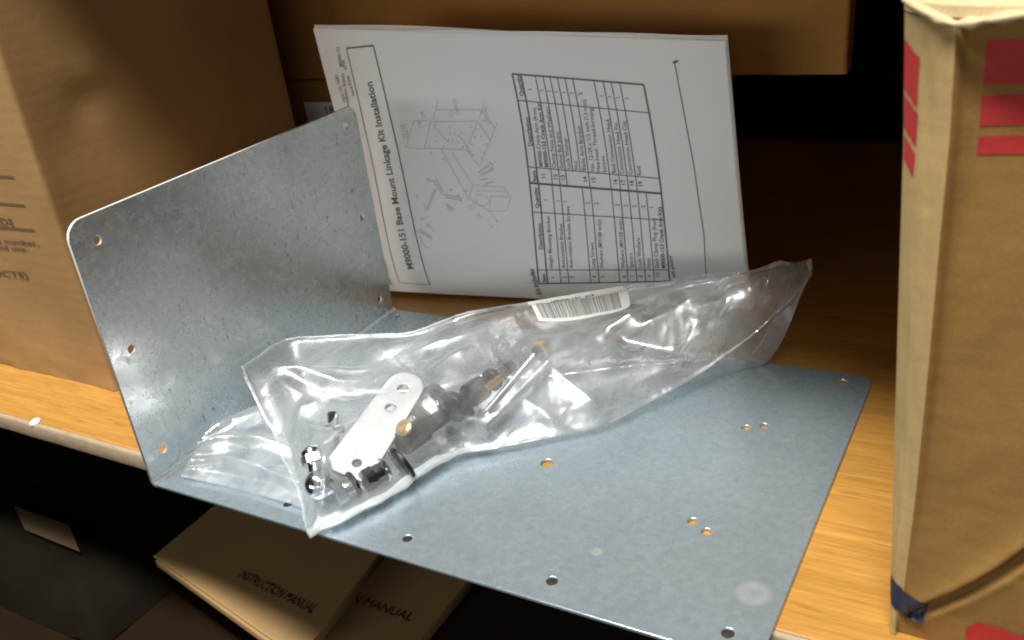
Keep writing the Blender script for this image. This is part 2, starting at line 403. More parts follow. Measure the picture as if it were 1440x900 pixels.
carton_body('carton', (-.40, .0620, ZS + .0004), (-.1045, .262, .33), .0032, M_CARD, lb, 3, .0006, .0014, 90,
            ((-.1045, .105, .165, .012, -.003), (-.1045, .112, .178, .01, .002), (-.1045, .09, .145, .02, -.002), (-.15, .062, .035, .03, -.0025)))
ink = Ink()
for a, b in [[[-0.182, 0.1314], [-0.1285, 0.1322]], [[-0.1929, 0.1147], [-0.1275, 0.1157]], [[-0.2034, 0.0986], [-0.1273, 0.1009]]]: ink.line([a, b], .0011)
for i, (t, a, b) in enumerate([['TANDARDS', [-0.203, 0.1014], [-0.1452, 0.1021]], ['without type number,', [-0.2184, 0.0871], [-0.128, 0.0913]], ['numbers and use.', [-0.2149, 0.0832], [-0.1412, 0.0866]], ['(PRODUCTS)', [-0.2253, 0.0648], [-0.1524, 0.0678]]]): ink.text(t, a, b, (.0062, .0042, .0042, .0058)[i], .02)
def lsurf(x, z):
    h = .0006 * noise.noise((x * 14 + 3, .062 * 14, z * 14)) + .0006 * .4 * noise.noise((x * 45 + 3, .062 * 45, z * 45)) - .0025 * math.exp(-((x + .15) ** 2 + (z - .035) ** 2) / .03 ** 2)
    return (x, .0620 - h - .0004, z)
ink.build('printed_text', lsurf, M_BOXINK, lb)

ub = empty('cardboard_box', (0.04, .45, .121))
tag(ub, 'long brown cardboard box at the back, stacked above another box behind the booklet', 'box')
U = [-0.1735, 0.334, 0.119, 0.258, 0.334, 0.1268]
carton_body('carton', (-.26, .334, .1225), (.258, .352, .33), .003, M_CARD_DEEP, ub, 11, .001, .0015, 40)
lw = empty('cardboard_box', (-.05, .45, ZS))
tag(lw, 'lower brown cardboard box with a white label, under the long box at the back', 'box')
carton_body('carton', (-.27, .337, ZS + .0004), (.12, .56, .1200), .003, M_CARD_DEEP, lw, 17, .0008, .001, 30)
bevel_box('label', (-.1625, .3350, .083), (-.10, .3358, .1035), M_LABEL, lw, .0002, 1)
ink = Ink(); ink.text('184', (-.1425, .0945), (-.1265, .0950), .0085, .02); ink.line([(-.158, .088), (-.12, .088)], .0006)
ink.build('label_text', lambda x, z: (x, .3347, z), M_INK, lw)

# near box on the right, crushed corner towards the aisle
rb = empty('cardboard_box', (.45, .12, ZS))
tag(rb, 'near cardboard box with red printed squares and a crushed torn corner', 'box')
zr = np.array([-.0012, .0111, .0563, .1034, .1465, .1728, .2042]); fx = np.array([.3400, .3413, .3427, .3433, .3435, .3438, .3431])
zl = np.array([-.0012, .020, .072, .1233, .168, .2072]); lx = np.array([.3384, .3365, .3332, .3316, .3303, .3284]); ly = np.array([.0334, .0410, .050, .050, .050, .050])
FD = Vector((.9986, -.052, 0)); FN = Vector((-.052, -.9986, 0))
crease = [Vector(p) for p in [[0.3452, 0.0349, 0.01], [0.3585, 0.0342, 0.0233], [0.3687, 0.0337, 0.0357], [0.3756, 0.0333, 0.046], [0.3846, 0.0328, 0.0572]]]
def crease_d(p):
    best = (9, 0)
    for a, b in zip(crease[:-1], crease[1:]):
        t = max(0, min(1, (p - a).dot(b - a) / (b - a).length_squared)); q = a + (b - a) * t
        d = (p - q).length; s = p.z - q.z
        if d < best[0]: best = (d, s)
    return math.copysign(best[0], best[1])
def rfront(w, z, off=0):
    """front wall: w metres along the wall from the crushed corner, z height"""
    p = Vector((float(np.interp(z, zr, fx)), .035, z)) + FD * w
    s = crease_d(p)
    h = .0022 * math.exp(-abs(s - .0022) / .003) - .0040 * math.exp(-((s + .0012) / .0016) ** 2) * min(1, w / .004) + .0008 * math.exp(-abs(s + .0035) / .002)
    h += .0005 * noise.noise((w * 30, z * 30, 7)) + .0002 * noise.noise((w * 110, z * 110, 2))
    h -= .0038 * (1 - math.exp(-w / .0025)) * (1 - math.exp(-max(0, z - .03) / .08))
    h *= min(1, w / .002)
    return p + FN * (h + off)
zz = np.linspace(-.0012, .2042, 130); ww = np.concatenate([np.linspace(0, .05, 64), np.linspace(.055, .22, 14)])
V = [rfront(w, z) for z in zz for w in ww]; F = grid_faces(len(ww), len(zz))
pyobj('front_wall', V, F, M_CARD_PALE, rb, True)
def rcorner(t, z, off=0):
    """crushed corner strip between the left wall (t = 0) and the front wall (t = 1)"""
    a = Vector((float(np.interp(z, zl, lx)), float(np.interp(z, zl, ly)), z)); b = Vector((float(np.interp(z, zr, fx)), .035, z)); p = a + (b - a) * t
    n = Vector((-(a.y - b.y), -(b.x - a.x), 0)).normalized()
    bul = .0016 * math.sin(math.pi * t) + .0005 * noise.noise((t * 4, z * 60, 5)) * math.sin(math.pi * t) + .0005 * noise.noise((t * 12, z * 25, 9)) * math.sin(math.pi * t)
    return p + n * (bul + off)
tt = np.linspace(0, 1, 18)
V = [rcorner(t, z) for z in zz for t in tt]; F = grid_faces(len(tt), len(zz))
pyobj('crushed_corner', V, F, M_CARD_WORN_LIT, rb, True)
V = []
for z in zz:
    for t in np.linspace(0, 1, 12):
        a = Vector((float(np.interp(z, zl, lx)), float(np.interp(z, zl, ly)), z)); V.append(a + Vector((.03, .2, 0)) * t)
pyobj('side_wall', V, grid_faces(12, len(zz), 0, True), M_CARD_PALE, rb, True)
# top: flaps with a ragged gap at the corner
hole = [(.3345 + .0125 * math.cos(a) * (1 + .12 * math.sin(5 * a)) + .0135, .0565 + .0075 * math.sin(a) * (1 + .15 * math.cos(3 * a))) for a in [2 * math.pi * i / 24 for i in range(24)]]
outl = [(.3284, .0500), (.3305, .0455), (.3352, .0400), (.3395, .0365), (.3431, .0350)] + [(.348, .0325), (.356, .0305), (.366, .0285), (.39, .0250), (.45, .0210), (.54, .017)] + [(.55, .25), (.3584, .25)]
me = plate_mesh(outl, [hole], .003, 0); me.transform(Matrix.Translation((0, 0, .2062)))
link('top_flap', me, M_TORN, rb)
# torn lip rolled over the rim
path = [Vector((.3290, .0492, .2075)), Vector((.3325, .0425, .2066)), Vector((.3378, .0368, .2050)), Vector((.3431, .0332, .2035)), Vector((.3475, .0318, .2040)), Vector((.352, .0308, .2050)), Vector((.358, .0298, .2060)), Vector((.366, .0285, .2068)), Vector((.39, .025, .2075))]
pts = []
for a, b in zip(path[:-1], path[1:]):
    for i in range(10): pts.append(a + (b - a) * i / 10)
V = []; ns = 12
for i, p in enumerate(pts):
    t = (pts[min(i + 1, len(pts) - 1)] - pts[max(i - 1, 0)]).normalized(); s = Vector((0, 0, 1)); o_ = t.cross(s).normalized()
    r = .0014 * (1 + .5 * noise.noise((i * .12, 1, 2)))
    grow = 1 + 1.2 * max(0, (i - 36) / 40)
    for k in range(ns):
        a = 2 * math.pi * k / ns
        j = 1 + .35 * noise.noise((i * .16, k * .5, 6))
        V.append(p + (o_ * math.cos(a) * grow + s * math.sin(a) * .8) * r * j)
F = []
for i in range(len(pts) - 1):
    for k in range(ns): F.append((i * ns + k, i * ns + (k + 1) % ns, (i + 1) * ns + (k + 1) % ns, (i + 1) * ns + k))
pyobj('torn_lip', V, F, M_TORN, rb, True)
# red print, on front wall and corner
def front_wz(p):
    z = p[2]; x0 = float(np.interp(z, zr, fx)); return ((p[0] - x0) / .9986, z)
def patch(name, wz, mat, off=.00018, n=10):
    """subdivided quad print on the front wall, corners wz (w, z)"""
    V = []
    for j in range(n):
        for i in range(n):
            u, v = i / (n - 1), j / (n - 1)
            a = np.array(wz[0]) * (1 - u) + np.array(wz[1]) * u; b = np.array(wz[3]) * (1 - u) + np.array(wz[2]) * u; c = a * (1 - v) + b * v
            V.append(rfront(float(c[0]), float(c[1]), off))
    return pyobj(name, V, grid_faces(n, n), mat, rb, True)
for q in [[[0.3499, 0.0347, 0.1985], [0.3633, 0.034, 0.1987], [0.3645, 0.0339, 0.1877], [0.3502, 0.0346, 0.1875]], [[0.3502, 0.0346, 0.1846], [0.3648, 0.0339, 0.1854], [0.3657, 0.0338, 0.1774], [0.3502, 0.0346, 0.1766]], [[0.3504, 0.0346, 0.1738], [0.3659, 0.0338, 0.1748], [0.3665, 0.0338, 0.1697], [0.3502, 0.0346, 0.1688]]]: patch('printed_square', [front_wz(p) for p in q], M_RED)
for zt, zb_, tl, tr in ((.1935, .1800, .02, .44), (.1785, .1690, .03, .43), (.1670, .1600, .05, .41)):
    V = []
    for j in range(8):
        for i in range(6):
            t = tl + (tr - tl) * i / 5 * (1 - .06 * j / 7); z = zt + (zb_ - zt) * j / 7 + .0035 * (1 - i / 5)
            V.append(rcorner(t, z, .0002))
    pyobj('printed_square', V, grid_faces(6, 8), M_RED, rb, True)
for q in [[[0.3617, 0.034, 0.0099], [0.3646, 0.0339, 0.0133], [0.3719, 0.0335, 0.0135], [0.3771, 0.0332, 0.0124], [0.3772, 0.0332, 0.0056], [0.3657, 0.0338, 0.0006], [0.3616, 0.034, 0.0058]], [[0.3757, 0.0333, 0.0118], [0.3789, 0.0331, 0.0146], [0.3857, 0.0328, 0.0155], [0.3865, 0.0327, 0.0083], [0.3776, 0.0332, 0.0058]]]:
    pts2 = [front_wz((p[0], p[1], max(p[2], -.0005))) for p in q]
    pyobj('printed_mark', [rfront(w, z, .0009) for (w, z) in pts2], [tuple(range(len(pts2)))], M_RED, rb)
ink = Ink(); ink.text('0250', (.0385, .0470), (.0385, .0640), .010, .03)
ink.build('printed_text', lambda w, z: rfront(w, z, .0006), M_INK, rb)
V = []
for j in range(8):
    for i in range(14):
        u = i / 13; v = j / 7
        if u < .45: V.append(rcorner(.35 + .65 * u / .45, .0215 - .0100 * v - .003 * math.sin(u * 3), .0006))
        else:
            w = (u - .45) / .55 * .0075; V.append(rfront(w, .0190 - .0100 * v - .003 * u, .0008))
pyobj('tape', V, grid_faces(14, 8), M_BLUE, rb, True)

# ------------------------------------------------------------------ printed booklet standing behind the bracket
PO = Vector([-0.017, 0.226, 0.0025]); PD = Vector([0.98577, 0.16811, 0.0]); PN = Vector([0.16811, -0.98577, 0.0])
def pg(z):
    z = max(z, -.001)
    return .008 * (1 - math.exp(-z / .012)) - .12 * (math.sqrt((z - .05) ** 2 + .02 ** 2) + (z - .05)) / 2
def sheet_pt(s, z, off=0):
    p = PO + PD * s + PN * (pg(z) + off + .0010 * noise.noise((s * 11, z * 13, 3)))
    return (p.x, p.y, z)
bk = empty('instruction_booklet', (.1, .25, ZS))
tag(bk, 'printed white instruction booklet standing sideways behind the bracket', 'booklet')
SH = [np.array(p) for p in [[-0.024, 0.17737], [0.22817, 0.15546], [0.24146, -0.00243], [9e-05, 0.00252]]]
def sheet(name, mat, off, dx, dz, rot):
    nu, nv = 44, 40; V = []; c = sum(SH) / 4
    for j in range(nv):
        for i in range(nu):
            u, v = i / (nu - 1), j / (nv - 1)
            p = (SH[0] * (1 - u) + SH[1] * u) * (1 - v) + (SH[3] * (1 - u) + SH[2] * u) * v
            p = c + np.array([[math.cos(rot), -math.sin(rot)], [math.sin(rot), math.cos(rot)]]) @ (p - c) + np.array([dx, dz])
            z = max(p[1], ZS + .0003)
            w = .0012 * math.sin(u * 7 + off * 4000) * (1 - v) ** 2 * (abs(off) > 1e-5)
            V.append(sheet_pt(p[0], z + w, off))
    return pyobj(name, V, grid_faces(nu, nv, 0, True), mat, bk, True)
front = sheet('sheet', M_PAPER, 0, 0, 0, 0)
for i, (off, dx, dz, rot) in enumerate(((-.0004, .0004, .0005, .001), (-.0007, .0008, .0009, .001), (-.0010, .0006, .0013, .002), (-.0013, .0011, .0010, .002), (-.0016, .0014, .0019, .002))):
    sheet('sheet', M_PAPER2 if i > 1 else M_PAPER, off, dx, dz, rot)
OFF = .00035
psurf = lambda s, z: sheet_pt(s, z, OFF)
TB = [[-0.00225, 0.16433], [0.01677, 0.16496], [0.03288, 0.00983], [0.01031, 0.01072]]; TM = [[0.0063, 0.08632], [0.02653, 0.08839]]
def quad3(top, mid, bot, t):                       # quadratic curve through three points, t from 0 (top) to 1 (bottom)
    top, mid, bot = map(np.array, (top, mid, bot)); return top * (2 * (t - .5) * (t - 1)) + mid * (-4 * t * (t - 1)) + bot * (2 * t * (t - .5))
ink = Ink()
ts = np.linspace(0, 1, 16)
ink.line([quad3(TB[0], TM[0], TB[3], t) for t in ts], .0005); ink.line([quad3(TB[1], TM[1], TB[2], t) for t in ts], .0008)
ink.line([TB[0], TB[1]], .0010); ink.line([TB[3], TB[2]], .0004)
def curve_text(ink, body, at, height, bold, l0, l1):
    """text along a curve at(t) -> 2-D point, t from l0 to l1"""
    V, F = text2d(body, 1, bold); x1 = V[:, 0].max(); out = []
    for x, y in V:
        t = l0 + (l1 - l0) * x / x1; p = at(t); q = at(t + (l1 - l0) * .01); d = (q - p) / np.linalg.norm(q - p); n = np.array([-d[1], d[0]])
        out.append(p + n * y * height)
    ink.add(out, F)
ink.build('title_frame', psurf, M_INK, bk)
ink = Ink()
curve_text(ink, 'M9000-151 Base Mount Linkage Kit Installation', lambda t: quad3(TB[0], TM[0], TB[3], t) * .36 + quad3(TB[1], TM[1], TB[2], t) * .64, .0068, .022, .925, .135)
ink.build('title_text', psurf, M_INK, bk)
ink = Ink()
H = [[[-0.00731, 0.13233], [-0.01124, 0.14944]], [[-0.00524, 0.12919], [-0.00712, 0.16544]], [[-0.00059, 0.13601], [-0.00482, 0.15769]]]
for (a, b), body in list(zip(H, ('FANs 125, 1628.3', 'Installation Bulletin     M9000-151', 'Issue Date     0796'))) + [(ab, 'Johnson') for ab in [[[0.00085, 0.01332], [0.00181, 0.02974]], [[0.00365, 0.00863], [0.00433, 0.02665]]]]:
    ink = Ink(); ink.text(body, a, b, .0033, .01); ink.build('header_text', psurf, M_INK, bk)
# parts table, read with the page turned a quarter
T = [np.array(p) for p in [[0.10562, 0.14413], [0.18347, 0.13483], [0.19451, 0.0187], [0.11043, 0.01348]]]; TMd = [np.array(p) for p in [[0.11166, 0.08015], [0.19184, 0.07345]]]; MB = .52
def tb(a, b):
    l = quad_m(T[0], TMd[0], T[3], b); r = quad_m(T[1], TMd[1], T[2], b); return l * (1 - a) + r * a
def quad_m(p0, pm, p1, b):
    l0 = (b - MB) * (b - 1) / (MB * 1); lm = b * (b - 1) / (MB * (MB - 1)); l1 = b * (b - MB) / (1 * (1 - MB)); return p0 * l0 + pm * lm + p1 * l1
rowsR = [0, .067, .18, .24, .295, .352, .41, .47, .63, .70, .76, .824, 1]
rowsL = [0, .07, .176, .239, .41, .474, .631, .695, .76, .824, .888, 1]
ink = Ink()
def tline(a0, b0, a1, b1, w): ink.line([tb(a0 + (a1 - a0) * i / 8, b0 + (b1 - b0) * i / 8) for i in range(9)], w)
for a in rowsR[1:-1]: tline(a, 0, a, MB if a not in (.352, .41) else .445, .0005 if a > .1 else .0008)
for a in rowsL[1:-1]: tline(a, MB, a, 1, .0005 if a > .1 else .0008)
for a in (0, 1): tline(a, 0, a, 1, .0009)
for b, w in ((0, .0009), (.13, .0005), (.445, .0005), (MB, .0012), (.655, .0005), (.93, .0005), (1, .0008)): tline(0, b, 1, b, w)
ink.build('table_lines', psurf, M_INK, bk)
ink = Ink()
def cell(body, a, b, h=.0035, bold=.004):
    p = tb(a, b); q = tb(a, b - .02); d = (q - p) / np.linalg.norm(q - p); ink.text(body, p, p + d, h, bold, False)
for b in (.105, .635): cell('Quantity', .058, b, .0036, .02)
for b in (.345, .83): cell('Description', .058, b, .0036, .02)
for b in (.51, .995): cell('Item', .058, b, .0036, .02)
for body, a, bo in (('M9000 Crank Arm (from', .12, 0), ('M9000-153 Crank Arm Kit)', .165, .02), ('Clamp Nuts and Washers', .225, 0), ('Swivel Ball Joint', .283, 0), ('Lock Washer', .338, 0), ('Nut', .395, 0), ('Blade Arm Bracket', .455, 0), ('No. 12-24 x 1/2 inch (13 mm)', .52, 0), ('Hex-head, Thread-forming', .565, 0), ('Screws', .61, 0), ('Rod Connection Head', .682, 0), ('Connection Head Pin', .742, 0), ('Connection Head Clip', .805, 0), ('Rod', .87, 0)):
    cell(body, a, .438, .0034, .004 + bo)
for n_, a in (('11', .13), ('12', .225), ('13', .283), ('14', .455), ('15', .52), ('16', .682), ('17', .742), ('18', .805), ('19', .87)): cell(n_, a, .495, .0036, .015)
for n_, a in (('1', .13), ('1', .225), ('1', .283), ('1', .338), ('1', .395), ('1', .455), ('2', .52), ('1', .682), ('1', .742), ('1', .805), ('1', .87)): cell(n_, a, .075)
for body, a, bo in (('Height Mounting Bracket', .125, 0), ('Anti-rotation Bracket', .222, 0), ('Anti-rotation Bracket Screws', .283, 0), ('Long Screws', .455, 0), ('Washers (M9108 only)', .52, 0), ('Washers (M9108 only)', .68, 0), ('Spacers', .742, 0), ('Lock Washers', .805, 0), ('Nuts', .87, 0), ('Shaft Clamp Plug (from', .93, 0), ('M9000-153 Crank Arm Kit)', .978, .02)):
    cell(body, a, .922, .0034, .004 + bo)
for n_, a in (('1', .13), ('2', .225), ('3', .283), ('4', .455), ('5', .52), ('6', .68), ('7', .742), ('8', .805), ('9', .87), ('10', .93)): cell(n_, a, .975)
for n_, a in (('1', .13), ('1', .225), ('1', .283), ('2', .455), ('2', .52), ('2', .68), ('2', .742), ('2', .805), ('2', .87), ('1', .93)): cell(n_, a, .6)
ink.build('table_text', psurf, M_INK, bk)
ink = Ink(); a, b = [[0.11047, 0.00471], [0.10834, 0.02439]]; ink.text('Kit Includes', a, b, .0050, .025); ink.build('table_heading', psurf, M_INK, bk); ink = Ink()
a, b = [[0.19811, 0.02129], [0.19678, 0.03628]]; ink.text('with actuator', a, b, .0034, .01); ink.build('table_note', psurf, M_INK, bk); ink = Ink()
a, b = [[0.20357, 0.14457], [0.20285, 0.14723]]; ink.text('1', a, b, .0042, .02); ink.build('page_number', psurf, M_INK, bk)
ink = Ink(); ink.line([[0.20089, 0.14695], [0.21054, 0.09046], [0.21591, 0.04906], [0.21628, 0.0219]], .0005); ink.build('footer_line', psurf, M_INK, bk)
ink = Ink()
for l in [[[0.03135, 0.10379], [0.03834, 0.11872]], [[0.03064, 0.10324], [0.04435, 0.10163]], [[0.03841, 0.11927], [0.05019, 0.11893]], [[0.05012, 0.11838], [0.08096, 0.1175], [0.07204, 0.10078], [0.04382, 0.10242], [0.04479, 0.10521], [0.05012, 0.11838]], [[0.08096, 0.1175], [0.08816, 0.10594], [0.07943, 0.09011], [0.07204, 0.10078]], [[0.05525, 0.12532], [0.08282, 0.1242]], [[0.05649, 0.13069], [0.05149, 0.11944]], [[0.08683, 0.12907], [0.08166, 0.11856]], [[0.08341, 0.12418], [0.09236, 0.11288]], [[0.09387, 0.11659], [0.08816, 0.10594]], [[0.05219, 0.11502], [0.05978, 0.10601]], [[0.06703, 0.1108], [0.07593, 0.09739]], [[0.05496, 0.10165], [0.07056, 0.06975]], [[0.06265, 0.09872], [0.07401, 0.0789]], [[0.07395, 0.07833], [0.09447, 0.07767], [0.09863, 0.07089], [0.09487, 0.06289], [0.08328, 0.06226], [0.0718, 0.06975], [0.07082, 0.07205], [0.07395, 0.07833]], [[0.0761, 0.07548], [0.09541, 0.07485]], [[0.0855, 0.07204], [0.09748, 0.07146]], [[0.08328, 0.06226], [0.0855, 0.07204]], [[0.0758, 0.07262], [0.07953, 0.07318], [0.08301, 0.07147], [0.08394, 0.0686], [0.0812, 0.06572], [0.07635, 0.06629], [0.07488, 0.06975], [0.0758, 0.07262]], [[0.07242, 0.06975], [0.07431, 0.06454]], [[0.07584, 0.06164], [0.07791, 0.05814]], [[0.08334, 0.06284], [0.08809, 0.05587]], [[0.04451, 0.08251], [0.04816, 0.08134]], [[0.03114, 0.05047], [0.03475, 0.04054]], [[0.03343, 0.04052], [0.03934, 0.03682]], [[0.04119, 0.05242], [0.04443, 0.04818]], [[0.03939, 0.06738], [0.0394, 0.06264]], [[0.06453, 0.12123], [0.06296, 0.12345]]]: ink.line(l, .00042)
for l in [[[0.04704, 0.0825], [0.0523, 0.07381]], [[0.049, 0.08306], [0.05341, 0.07462]], [[0.05346, 0.073], [0.06573, 0.0709]], [[0.05391, 0.07149], [0.06495, 0.06951]], [[0.0476, 0.07672], [0.04059, 0.06383]], [[0.04858, 0.07649], [0.04128, 0.06324]], [[0.0317, 0.04986], [0.04116, 0.04379]], [[0.03353, 0.05075], [0.04191, 0.04443]], [[0.06288, 0.07321], [0.06547, 0.06859]], [[0.05509, 0.06565], [0.05992, 0.06391]], [[0.05551, 0.06389], [0.05852, 0.06272]], [[0.07848, 0.08677], [0.08615, 0.09114]], [[0.07886, 0.08452], [0.08893, 0.08889]], [[0.08265, 0.07998], [0.08879, 0.08107]], [[0.07924, 0.08226], [0.08414, 0.08279]], [[0.08631, 0.0928], [0.08855, 0.09111]], [[0.03467, 0.05661], [0.03874, 0.05785]]]: ink.line(l, .00095)
for c_ in [[0.0529, 0.11578], [0.06239, 0.11508], [0.07647, 0.11438], [0.07988, 0.11266], [0.06217, 0.11092], [0.06521, 0.11084], [0.07006, 0.11073], [0.08249, 0.10879], [0.05177, 0.10618], [0.06045, 0.10655], [0.06324, 0.10626], [0.06686, 0.10585], [0.04687, 0.10382], [0.05698, 0.10306], [0.07015, 0.10247], [0.076, 0.10401], [0.07825, 0.10835], [0.08558, 0.10382], [0.08331, 0.09892], [0.07593, 0.09739], [0.08119, 0.09565], [0.03135, 0.10379], [0.03827, 0.11817], [0.05525, 0.12532], [0.08282, 0.1242], [0.08509, 0.12327], [0.09182, 0.11343], [0.04781, 0.0992], [0.06996, 0.07549], [0.07301, 0.06396], [0.0773, 0.05813], [0.08748, 0.05586], [0.03875, 0.06738], [0.03958, 0.06204], [0.04571, 0.08193], [0.05223, 0.07323]]: ink.dot(c_, .00055)
for t, p in [['3/8', [0.04669, 0.12068]], ['7/8', [0.04408, 0.11469]], ['10-1/2', [0.03232, 0.10828]], ['(266.7)', [0.0348, 0.10789]], ['12', [0.06709, 0.12245]], ['(304.8)', [0.06983, 0.12215]], ['4', [0.08688, 0.11733]], ['(101.6)', [0.08911, 0.11598]], ['A', [0.057, 0.09467]], ['10', [0.03631, 0.07033]], ['14', [0.04527, 0.08043]], ['8', [0.06003, 0.07553]], ['5', [0.06965, 0.07492]], ['13', [0.07257, 0.06337]], ['12', [0.07686, 0.05754]], ['3', [0.08517, 0.0517]], ['19', [0.03251, 0.05513]], ['15', [0.03298, 0.03797]], ['18', [0.0414, 0.0512]], ['6', [0.08834, 0.08889]], ['7', [0.08373, 0.07862]], ['2', [0.08622, 0.0794]], ['17', [0.03089, 0.04488]], ['16', [0.05677, 0.06389]]]: ink.text(t, p, (p[0] - .0002, p[1] + .001), .0034, .01, False)
ink.build('line_drawing', psurf, M_GREY, bk)

# ------------------------------------------------------------------ hardware lying inside the clear bag
def thing(name, label, cat, loc, group=None):
    e = empty(name, loc); tag(e, label, cat, group); return e
Z = Vector((0, 0, 1))
HEX = 6
def hexprism(name, p, d, r, h, mat, parent, roll=0):
    c = r * .07
    return lathe(name, p, d, [(r - c, 0), (r, c), (r, h - c), (r - c, h)], mat, parent, 6, False, roll)
def threads(name, p, d, r, length, mat, parent, pitch=.0009):
    prof = []; k = int(length / pitch)
    for i in range(k): prof += [(r, i * pitch), (r * .84, (i + .5) * pitch)]
    return lathe(name, p, d, prof, mat, parent, 12, False)
# crank arm: flat zinc bar with two holes near its rounded end
ca = thing('crank_arm', 'bright zinc crank arm with two holes in its rounded end inside the bag', 'crank arm', (.098, .055, .012))
L_ = .066; W_ = .0098
out = [(W_ * math.cos(math.radians(a)), W_ * math.sin(math.radians(a)) + L_ - W_) for a in range(0, 181, 12)] + [(-W_ - .003, .005), (-W_ + .002, 0), (W_ - .002, 0), (W_ + .001, .005)]
me = plate_mesh(out, [circle(0, L_ - .0105, .0028), circle(0, L_ - .0235, .0028), circle(.001, .008, .0022)], .0030, .0004)
me.transform(Matrix.Translation((.1015, .0300, .0085)) @ Matrix.Rotation(math.radians(2), 4, 'Z') @ Matrix.Rotation(math.radians(17), 4, 'X') @ Matrix.Rotation(math.radians(17), 4, 'Y'))
link('arm', me, M_ZINC, ca)
# rod connector: black clamp tube with collars and a brass insert
rc = thing('rod_connector', 'black oxide rod connector with collars and brass insert inside the bag', 'connector', (.122, .10, .004))
A = Vector((.1135, .058, .0115)); B = Vector((.1280, .1415, .0125)); D = (B - A).normalized(); LN = (B - A).length
lathe('barrel', A, D, [(.0056, 0), (.0062, .0008), (.0062, .0150), (.0047, .0165), (.0047, .034), (.0044, .035), (.0044, .052), (.0032, .053), (.0032, LN)], M_BLACK, rc)
lathe('collar', A + D * .036, D, [(.0078, 0), (.0083, .001), (.0083, .0035), (.0074, .0042)], M_BLACK, rc)
lathe('collar', A + D * .049, D, [(.0062, 0), (.0066, .001), (.0066, .0105), (.0060, .0112)], M_BLACK, rc)
lathe('collar', A + D * .066, D, [(.0056, 0), (.0062, .0008), (.0062, .0030), (.0050, .004)], M_BLACK, rc)
lathe('insert', A + D * .008 + Vector((0, -.0045, .0070)), Vector((-.1, -.55, .8)), [(.0042, 0), (.0044, .0006), (.0044, .0018), (.0026, .0024), (.0026, .0012)], M_BRASS, rc)
lathe('insert', A + D * .055 + Vector((.0055, 0, .002)), D, [(.0020, 0), (.0022, .0006), (.0022, .012), (.0016, .013)], M_BRASS, rc)
lathe('stud', A + D * .071, D, [(.0038, 0), (.0040, .0006), (.0040, .0060), (.0032, .0068)], M_STEEL, rc)
# U-shaped clamp plate under the barrel
uc = thing('clamp_plate', 'grey U-shaped clamp plate around the black connector inside the bag', 'clamp', (.112, .09, .003))
me = plate_mesh(round_rect(-.012, -.009, .012, .009, (.004,) * 4), [circle(0, 0, .004)], .0016, .0002)
me.transform(Matrix.Translation((.1105, .088, .0155)) @ Matrix.Rotation(math.radians(75), 4, 'Z') @ Matrix.Rotation(math.radians(38), 4, 'X'))
link('plate', me, M_STEEL, uc)
V = []
for j in range(2):
    for k in range(15):
        a = math.radians(180 * k / 14); V.append(Vector((.0082 * math.cos(a), (j - .5) * .005, .0082 * math.sin(a))))
me = bpy.data.meshes.new('u'); me.from_pydata(V, [], grid_faces(15, 2)); me.transform(Matrix.Translation((.1185, .0995, .0060)) @ Matrix.Rotation(math.radians(-8), 4, 'Z'))
o = link('saddle', me, M_BLACK, uc, True); sm = o.modifiers.new('thickness', 'SOLIDIFY'); sm.thickness = .0012
# threaded rods and brass nut
for k, (p, q, r, lab) in enumerate((((.1400, .0900, .0065), (.1420, .1560, .0085), .0024, 'longer threaded steel screw beside the black connector inside the bag'), ((.1330, .1020, .0060), (.1338, .1560, .0120), .0019, 'thin threaded steel screw nearest the black connector inside the bag'))):
    e = thing('threaded_screw', lab, 'screw', p, 'threaded screws in the bag'); p = Vector(p); q = Vector(q)
    threads('thread', p, q - p, r, (q - p).length, M_STEEL, e)
    hexprism('head', p - (q - p).normalized() * .0028, q - p, r * 1.9, .003, M_STEEL, e)
bn = thing('brass_nut', 'dull brass nut at the far end of the screws inside the bag', 'nut', (.1375, .158, .008))
hexprism('body', (.1365, .1555, .0135), (.1, 1, .05), .0066, .0075, M_BRASS, bn)
lathe('bore', (.1364, .1550, .0135), (.1, 1, .05), [(.0040, 0), (.0042, .0003), (.0026, .0006)], M_BLACK, bn)
# ball joint
bj = thing('ball_joint', 'polished steel ball joint with hex stud near the front corner of the bag', 'ball joint', (.0945, .0175, .0015))
c_ = Vector((.0950, .0190, .0105))
lathe('ball', c_ - Z * .0072, Z, [(.0072 * math.sin(math.pi * i / 14) + .0001, .0072 - .0072 * math.cos(math.pi * i / 14)) for i in range(15)], M_STEEL, bj)
d_ = Vector((-.55, .50, .65)).normalized()
lathe('neck', c_ + d_ * .004, d_, [(.0040, 0), (.0034, .006), (.0034, .010)], M_STEEL, bj)
hexprism('hex', c_ + d_ * .0100, d_, .0058, .0042, M_STEEL, bj)
lathe('dome', c_ + d_ * .0142, d_, [(.0054, 0), (.0052, .002), (.0036, .0036), (.0012, .0044)], M_STEEL, bj)
hb = thing('hex_bolt', 'small bright hex bolt standing left of the crank arm inside the bag', 'bolt', (.0735, .0600, .002))
hexprism('head', (.0735, .0555, .0105), (-.25, .5, .85), .0056, .0042, M_STEEL, hb)
threads('shank', (.0758, .0515, .0030), (-.25, .5, .85), .0030, .0085, M_STEEL, hb)
lathe('tip', (.0725, .0575, .0140), (-.25, .5, .85), [(.0030, 0), (.0030, .006), (.0022, .007)], M_STEEL, hb)
